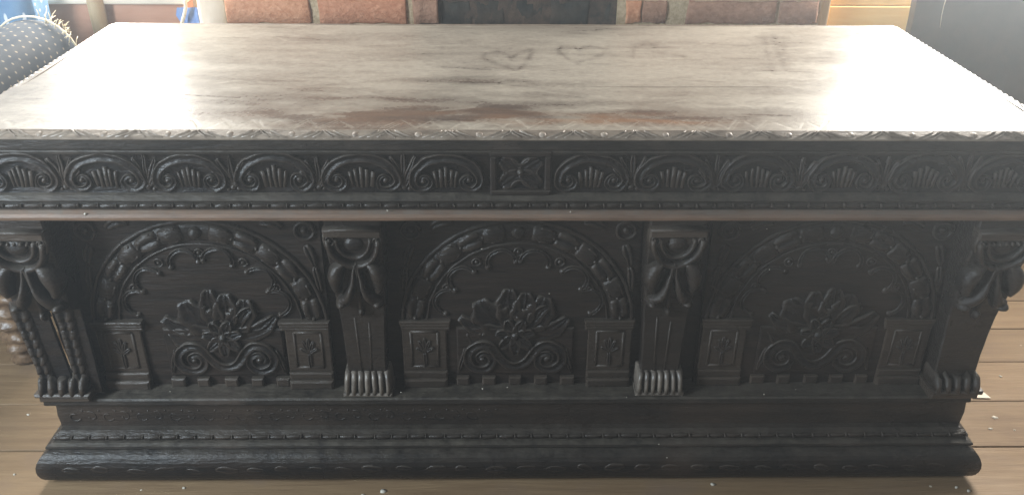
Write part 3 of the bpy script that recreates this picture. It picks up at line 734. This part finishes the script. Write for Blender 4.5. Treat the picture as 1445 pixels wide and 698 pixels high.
for k in range(30):
    x = -.84+1.68*(k+.5)/30+random.uniform(-.006, .006)
    if tn is None:
        mb = MB(lambda u, v, w: (u, -w, v)); mb.ribbon([(-.017+.034*i/7, .001*math.sin(i)) for i in range(8)], lambda t: .003+.012*math.sin(PI*(.05+.9*t)), lambda t: .0004+.0011*math.sin(PI*(.1+.8*t)), 'leaf')
        tn = mb.build('carved_leaf', DARK, base_torus); tn.location = (x, -.0212-CO.y, .040)
    else: copy_of(tn, base_torus, (x, -.0212-CO.y, .040+random.uniform(-.003, .003)), (0, random.uniform(-.18, .18), 0), (random.uniform(.7, 1.25), random.uniform(.5, 1.2), random.uniform(.7, 1.2)))
# faint scratched scrolls at the left end of the plinth
mb = MB(chm(lambda u, v, w: (u, .0355-w, v)))
for k in range(26):
    x = -.815+.031*k; hgt = .0016*max(.35, 1-k/9)
    mb.ribbon(spiral(x, .122, .004, .012, 40+150*(k % 2), 330+150*(k % 2), 14), .0032, hgt, 'dome', sink=.003)
    mb.boss(x+.0155, .135, .0022, .0016, 8, 2)
mb.build('plinth_carving', DARK, CH, jitter=.0006)
# pale crumbs lying on the mouldings
mb = MB(chm())
for px, py, Y, r in ((120, 302, -.013, .0030), (547, 297, -.011, .002), (641, 291, -.008, .002), (805, 299, -.012, .0018), (681, 548, .03, .0026), (716, 546, .03, .0016), (566, 553, .025, .0016), (884, 560, .021, .0016), (1078, 556, .022, .0022), (930, 626, -.001, .002), (1022, 627, -.001, .0016), (512, 351, .058, .0018), (680, 351, .058, .0016), (941, 645, -.022, .0018), (1123, 549, .03, .0012), (775, 414, .055, .0014), (1082, 323, .055, .0014), (1086, 380, .055, .0014), (240, 552, .025, .0015)):
    p = at(px, py, Y=Y); V = [(p.x+r*random.uniform(.6, 1.2)*a, p.y+.5*r*b, p.z+r*random.uniform(.6, 1.1)*c) for a, b, c in ((1, 0, 0), (-1, 0, 0), (0, 1, 0), (0, -1, 0), (0, 0, 1), (0, 0, -1))]
    mb.add(V, [(0, 2, 4), (2, 1, 4), (1, 3, 4), (3, 0, 4), (2, 0, 5), (1, 2, 5), (3, 1, 5), (0, 3, 5)])
tag(mb.build('crumbs', PAINT, CH), kind='stuff')

def front_panel(cx, half, rs, du, seed):
    rnd = random.Random(seed)
    P = MB(lambda u, v, w: (u, -w, v)); P.box(-half, half, .17, .56, -.02, 0)
    p = P.build('front_panel', PANEL, CH, jitter=.0006); p.location = (cx, YP-CO.y, 0)
    def mk(): return MB(lambda u, v, w: (u, -w*rs, v))
    V0 = .308; Rr = .2085; K = Rr/.2
    # arch: outer rim, leafy garland band, inner rim
    a_ = mk(); a_.ribbon(arc(0, V0, Rr, 0, 180, 48), .0085, .010, 'dome'); a_.ribbon(arc(0, V0, .1635, 0, 180, 44), .0050, .006, 'dome')
    a_.ribbon(arc(0, V0, .1865, 1, 179, 48), .034, .0085, 'dome')
    arch = a_.build('arch', DARK, p, jitter=.0016, jscale=50)
    g = mk()
    for k in range(13):
        a0 = 4+k*13.3; a1 = a0+12.2
        sgn = 1 if a0+6 < 90 else -1
        if abs(a0+6-90) < 6: g.boss(0, V0+.1865, .013, .022, 14, 4); continue
        path = arc(0, V0, .1865, a0 if sgn < 0 else a1, a1 if sgn < 0 else a0, 8)
        g.ribbon(path, lambda t: .016+.020*math.sin(PI*min(1, .25+.6*t)), lambda t: .009+.009*math.sin(PI*min(1, .1+.8*t)), 'dome' if k % 2 else 'leaf')
        for rr in (.175, .198): g.ribbon(arc(0, V0, rr, a0+2, a0+8, 4), .006, .015, 'dome')
        e = path[-1]; g.boss(e[0], e[1], .0045, .017, 8, 3)
    g.build('garland', DARK, arch, jitter=.0015, jscale=90)
    # lobed inner edge with small rosettes in the cusps
    s_ = mk()
    for a in (20, 43, 77, 103, 137, 160):
        r_ = .131+rnd.uniform(-.003, .003); c = (r_*math.cos(R(a)), V0+r_*math.sin(R(a)))
        s_.ribbon(arc(c[0], c[1], .0255, a-98, a+98, 14), lambda t: .0072, .0085, 'gutter')
        for e in (-98, 98): s_.boss(c[0]+.0255*math.cos(R(a+e)), c[1]+.0255*math.sin(R(a+e)), .006, .010, 10, 3)
    for a in (31, 60, 90, 120, 149):
        c = (.1465*math.cos(R(a)), V0+.1465*math.sin(R(a)))
        s_.ribbon(arc(c[0], c[1], .0075, 0, 350, 14), .0036, .006, 'dome'); s_.boss(c[0], c[1], .004, .008, 8, 3)
    s_.build('scalloped_rim', DARK, p, jitter=.0012, jscale=70)
    # spandrel rosettes and leaves
    for sg in (-1, 1):
        q = mk(); c = (sg*.186, .497)
        q.ribbon(arc(c[0], c[1], .0165, 0, 350, 18), .0065, .009, 'dome'); q.boss(c[0], c[1], .0068, .012, 12, 3)
        for (b0, b1, w_) in (((.150, .502), (.112, .512), .020), ((.185, .468), (.197, .428), .018), ((.197, .425), (.203, .375), .014), ((.135, .520), (.085, .535), .016)):
            q.ribbon([(sg*(b0[0]+(b1[0]-b0[0])*t), b0[1]+(b1[1]-b0[1])*t+.006*math.sin(PI*t)) for t in [i/8 for i in range(9)]], petal(w_), lambda t: .007+.004*math.sin(PI*t), 'leaf')
        q.build('spandrel_rosette', DARK, p, jitter=.0014, jscale=70)
    # pedestals with impost mouldings
    for sg in (-1, 1):
        u0_, u1_ = sorted((sg*.211, sg*.130)); s2 = mk()
        s2.box(u0_, u1_, .205, .30, 0, .010, .002); s2.box(u0_, u1_, .190, .2055, 0, .018, .003); s2.box(u0_-.0, u1_+.0, .171, .191, 0, .028, .004)
        fu0, fu1 = u0_+.016, u1_-.016
        for (aa, bb_) in (((fu0, .215), (fu0, .292)), ((fu1, .292), (fu1, .215)), ((fu0, .292), (fu1, .292)), ((fu1, .215), (fu0, .215))):
            s2.m = lambda u, v, w: (u, (-w-.010)*rs, v)
            s2.ribbon([aa, ((aa[0]+bb_[0])/2, (aa[1]+bb_[1])/2), bb_], .0055, .0048, 'ridge')
        pc = (u0_+u1_)/2
        for a in (90, 55, 125, 20, 160, 270):
            s2.ribbon([(pc+.024*t*math.cos(R(a))*.7, .247+.032*t*math.sin(R(a))) for t in [i/6 for i in range(7)]], petal(.0085), .0055, 'leaf')
        ped = s2.build('pedestal', DARK, p, jitter=.0007)
        im = mk(); e0, e1 = (u0_-.001, u1_+.006) if sg < 0 else (u0_-.006, u1_+.001)
        im.box(e0, e1, .296, .3025, 0, .013, .002); im.box(e0-.001, e1+.001, .3035, .310, 0, .017, .002); im.box(e0-.002, e1+.002, .311, .318, 0, .021, .002)
        im.build('impost', DARK, ped, jitter=.0008)
    # plinth block with flower spray
    b_ = mk(); b_.box(du-.108, du+.108, .196, .300, 0, .010, .003); blk = b_.build('flower_block', PANEL, p, jitter=.001); b_.m
    d0 = None
    for k in range(5):
        d_ = mk(); d_.box(-.0125, .0125, .1725, .191, 0, .016, .003)
        o = d_.build('dentil', DARK, p, jitter=.0006); o.location.x = du-.098+.049*k+rnd.uniform(-.002, .002); o.scale.x = rnd.uniform(.88, 1.08)
    sc_ = mk(); sc_.m = lambda u, v, w: (u, (-w-.009)*rs, v)
    sp = spiral(-.060, .232, .006, .033, 480+90, 90, 34)
    dip = bez(sp[-1], (-.030, .268), (-.034, .218), (0, .217), 12)[1:]
    hl = sp+dip; full = hl+mir(hl[:-1])[::-1]
    sc_.ribbon(full, lambda t: .008+.010*min(1, 4*min(t, 1-t)), lambda t: .0075+.004*min(1, 4*min(t, 1-t)), 'gutter')
    for sg in (-1, 1):
        sc_.boss(sg*.060, .232, .0065, .011, 12, 3)
        sc_.ribbon([(sg*(.092+.012*t), .255-.05*t) for t in [i/6 for i in range(7)]], petal(.010), .007, 'leaf')
    sc_.build('scroll', DARK, blk, jitter=.0016, jscale=60).location.x = du
    def point(w_, lob): return lambda t: max(.003, w_*math.sin(PI*min(1, .16+.80*t))**.5*(1+lob*math.sin(t*19+1)))
    for (b0, b1, w_, cv, hgt, lob) in (((-.034, .280), (-.106, .290), .034, .014, .010, .12), ((-.016, .290), (-.114, .326), .036, .010, .010, .08),
                            ((-.006, .300), (-.076, .358), .070, .010, .011, .16), ((.008, .300), (.056, .364), .058, -.012, .012, .12), ((.020, .287), (.114, .324), .038, -.012, .011, .05),
                            ((.028, .304), (.074, .346), .024, .006, .014, .05), ((.004, .302), (.018, .376), .044, -.004, .013, .05), ((-.004, .302), (-.018, .378), .046, .004, .012, .06)):
        b1 = (b1[0]*.86+rnd.uniform(-.006, .006), b1[1]+rnd.uniform(-.005, .005)); w_ *= rnd.uniform(.88, 1.12)
        lf = mk(); L = math.hypot(b1[0]-b0[0], b1[1]-b0[1]); nx2, ny2 = -(b1[1]-b0[1])/L, (b1[0]-b0[0])/L
        pth = [(b0[0]+(b1[0]-b0[0])*t+nx2*cv*math.sin(PI*t), b0[1]+(b1[1]-b0[1])*t+ny2*cv*math.sin(PI*t)) for t in [i/14 for i in range(15)]]
        lf.ribbon(pth, point(w_, lob), lambda t, hgt=hgt: .006+hgt*math.sin(PI*min(1, .1+.7*t)), 'spoon')
        lf.build('leaf', DARK, blk, jitter=.0018, jscale=55).location.x = du
    fl = mk(); fl.m = lambda u, v, w: (u, (-w-.012)*rs, v)
    for k in range(7):
        a = R(k*51.4+14); fl.ribbon([(.036*t*math.cos(a), .283+.038*t*math.sin(a)) for t in [i/8 for i in range(9)]], petal(.024), lambda t: .005+.008*t, 'spoon')
    fl.boss(0, .283, .0085, .014, 12, 4)
    fl.build('flower', DARK, blk, jitter=.0014, jscale=60).location.x = du
    return p
front_panel(-.539, .212, .70, .018, 1); front_panel(.0145, .212, .54, -.004, 2); front_panel(.566, .216, .42, .004, 3)
# corner-to-panel stiles
# --- corbels
def smoothstep(a, b, x): t = min(1, max(0, (x-a)/(b-a))); return t*t*(3-2*t)
def corbel(cx, half, end=0):
    """end: 0 middle, -1 open-work left corner, 1 right corner"""
    fwd = .012 if end else 0
    def ys(v):   # front surface (before ornament)
        return .046-fwd-.026*smoothstep(.40, .50, v)-.012*math.exp(-((v-.40)/.035)**2)
    root_ = bpy.data.objects.new('corbel', None); link(root_, CH); root_.location = (cx, -CO.y, 0)
    if end == -1: root_['label'] = 'open-work corbel at the left corner'
    k = half/.050
    def mk(yf=ys): return MB(lambda u, v, w: (u, yf(v)-w, v))
    # shaft
    s_ = mk()
    def shaft(u0f, u1f, z0_, z1_, n=24, dp=None):
        dp = dp or (.085 if not end else .12)
        V = []
        for i in range(n+1):
            v = z0_+(z1_-z0_)*i/n; a, b = u0f(v), u1f(v)
            V += [(a, v, ys(v)-dp), (a, v, -.001), (a+.003, v, .0022), (b-.003, v, .0022), (b, v, -.001), (b, v, ys(v)-dp)]
        s_.add(V, [(i*6+j, i*6+j+1, i*6+7+j, i*6+6+j) for i in range(n) for j in range(5)]+[tuple(range(5, -1, -1)), tuple(range(n*6, n*6+6))], False)
    wd = lambda v: half*(.76+.24*smoothstep(.22, .5, v))
    if end == -1:
        shaft(lambda v: -wd(v), lambda v: wd(v), .36, .56)
        shaft(lambda v: -wd(v)+.014*smoothstep(.36, .2, v), lambda v: +.005+.010*smoothstep(.36, .2, v), .18, .362, dp=.03)
        shaft(lambda v: .012+.008*smoothstep(.36, .2, v), lambda v: half*1.22, .18, .362, dp=.03)
    else: shaft(lambda v: -wd(v), lambda v: wd(v), .18, .56)
    sh = s_.build('shaft', DARK, root_, jitter=.001)
    # cap tablet with raised rim and scrolled ears
    c_ = mk(); c_.box(-half*1.02, half*1.02, .512, .530, -.01, .013, .003)
    c_.ribbon([(-half*1.0, .527), (0, .5285), (half*1.0, .527)], .0075, .0165, 'dome')
    for sg in (-1, 1):
        c_.ribbon(spiral(sg*half*.82, .508, .002, .0095, 0, 430*sg, 18), .004, .013, 'dome'); c_.boss(sg*half*.82, .508, .0035, .015, 8, 3)
        c_.ribbon([(sg*half*.98, .525), (sg*half*1.0, .505), (sg*half*.95, .49)], .006, .011, 'dome')
    if end:
        for i in range(-4, 5): c_.boss(i*half*.2, .505, .0045, .012, 8, 3)
    c_.build('cap', DARK, root_, jitter=.001, jscale=70)
    # U-shaped cartouche
    u_ = mk()
    u_.ribbon([(half*.88*math.cos(R(a)), .508+.056*math.sin(R(a))*1.0) for a in range(180, 361, 10)], .0125*k, .017, 'dome')
    u_.ribbon([(half*.60*math.cos(R(a)), .508+.037*math.sin(R(a))*1.0) for a in range(180, 361, 10)], .0085*k, .013, 'dome')
    u_.boss(0, .497, half*.36, .010, 14, 4, sq=.9)
    u_.build('cartouche', DARK, root_, jitter=.0012, jscale=60)
    # drooping acanthus: central stalk, two upper lobes, two lower curling lobes, tip
    for sg in (-1, 1):
        a1 = mk(); a1.ribbon(bez((sg*.019*k, .459), (sg*.034*k, .452), (sg*.046*k, .430), (sg*.036*k, .400), 12), lambda t: k*(.006+.025*math.sin(PI*min(1, .06+.80*t))**1.2), lambda t: .010+.020*math.sin(PI*min(1, .1+.75*t)), 'dome')
        a1.build('acanthus_leaf', DARK, root_, jitter=.0016, jscale=50)
        a2 = mk(); a2.ribbon(bez((sg*.003*k, .456), (sg*.006*k, .425), (sg*.012*k, .392), (sg*.034*k, .374), 14), lambda t: k*(.006+.022*t**1.3), lambda t: .014+.014*math.sin(PI*min(1, .05+.85*t)), 'dome')
        a2.boss(sg*.033*k, .375, .0125*k, .028, 12, 4, sq=.8)
        a2.build('acanthus_leaf', DARK, root_, jitter=.0016, jscale=50)
    t_ = mk(); t_.ribbon([(0, .458), (0, .42), (0, .375), (0, .345)], lambda t: k*(.004+.010*t), lambda t: .018-.006*t, 'ridge'); t_.boss(0, .352, .007*k, .018, 10, 3, sq=1.7)
    t_.build('leaf_tip', DARK, root_, jitter=.001)
    if end == 0:
        g = mk()
        for u, lo, hi in ((-.013, .215, .335), (.009, .215, .325)):
            g.ribbon([(u*.8, lo), (u, (lo+hi)/2), (u*1.12, hi)], .0055, .0045, 'ridge')
        g.build('stem_ridges', DARK, root_, jitter=.0008)
    elif end == -1:
        for sg in ((-1, 1)):
            st = mk(); kk = 8
            for i in range(kk):
                t = i/kk; v = .355-.15*t; u = sg*(.034-.006*t)*k if sg < 0 else (.036-.003*t)*k
                u = -(.040-.013*t)*k if sg < 0 else (.030-.0*t)*k
                ww = (.036-.008*t)*k*.92
                st.ribbon([(u, v+.022-.036*q) for q in [j/6 for j in range(7)]], lambda q, ww=ww: ww*(.5+.5*math.sin(PI*min(1, .15+.62*q))), lambda q: .002+.012*q, 'leaf', sink=.004)
            st.build('scaled_strand', LEGM if False else DARK, root_, jitter=.0012, jscale=70)
    # foot
    f_ = MB(lambda u, v, w: (u, .046-fwd-w, v)); fh = half*(.93 if end == 0 else .86)
    z0_, z1_ = .172, .2125
    n = 7 if end == 0 else 5
    f_.box(-fh*1.02, fh*1.02, z0_+.0005, z0_+(.008 if end == 0 else .014), -.05, .022, .003)
    if end:
        f_.box(-fh*1.1, fh*1.1, z0_+.0142, z0_+.022, -.05, .028, .003)
    zz0 = z0_+(.006 if end == 0 else .020)
    for i in range(n):
        u = -fh+2*fh*(i+.5)/n; wq = 2*fh/n
        f_.ribbon([(u, zz0), (u, zz0+.012), (u*.98, zz0+.026), (u*.93, z1_+.006)], wq*random.uniform(.8, 1.0), (lambda t: .024-.012*t**2) if end == 0 else (lambda t: .030-.020*t**2), 'dome', sink=.03)
    f_.build('foot', FOOT if end == 0 else DARK, root_, jitter=.0012, jscale=70)
    return root_
corbel(-.2615, .0475); corbel(.2790, .0475)
corbel(-.811, .053, -1); corbel(.8255, .051, 1)
# small pale piece on the floor beside the right foot
p = at(1388, 556, Y=.10); p = at(1390, 558, Z=.002)
mb = MB(); V = [(p.x-.03, p.y-.006, .0015), (p.x+.009, p.y-.008, .0015), (p.x+.002, p.y+.008, .004), (p.x-.02, p.y+.022, .006)]
V += [(x, y, z+.0008) for x, y, z in V]
mb.add(V, [(3, 2, 1, 0), (4, 5, 6, 7), (0, 1, 5, 4), (1, 2, 6, 5), (2, 3, 7, 6), (3, 0, 4, 7)], False)
tag(mb.build('pale_piece', SILLM), 'small pale piece on the floor beside the right foot of the chest', 'scrap')

# air volume added to imitate the veil of lens flare
hz = MB(); hz.box(-3.6, 3.6, -3.6, 2.2, -1.0, 2.2)
M_ = bpy.data.materials.new('lens_flare_veil'); M_.use_nodes = True; n = M_.node_tree.nodes; n.clear()
pv = n.new('ShaderNodeVolumePrincipled'); pv.inputs['Color'].default_value = (.84, .93, 1, 1); pv.inputs['Density'].default_value = .043; pv.inputs['Anisotropy'].default_value = .69
out = n.new('ShaderNodeOutputMaterial'); M_.node_tree.links.new(pv.outputs[0], out.inputs['Volume'])
tag(hz.build('flare_haze', M_), kind='stuff')
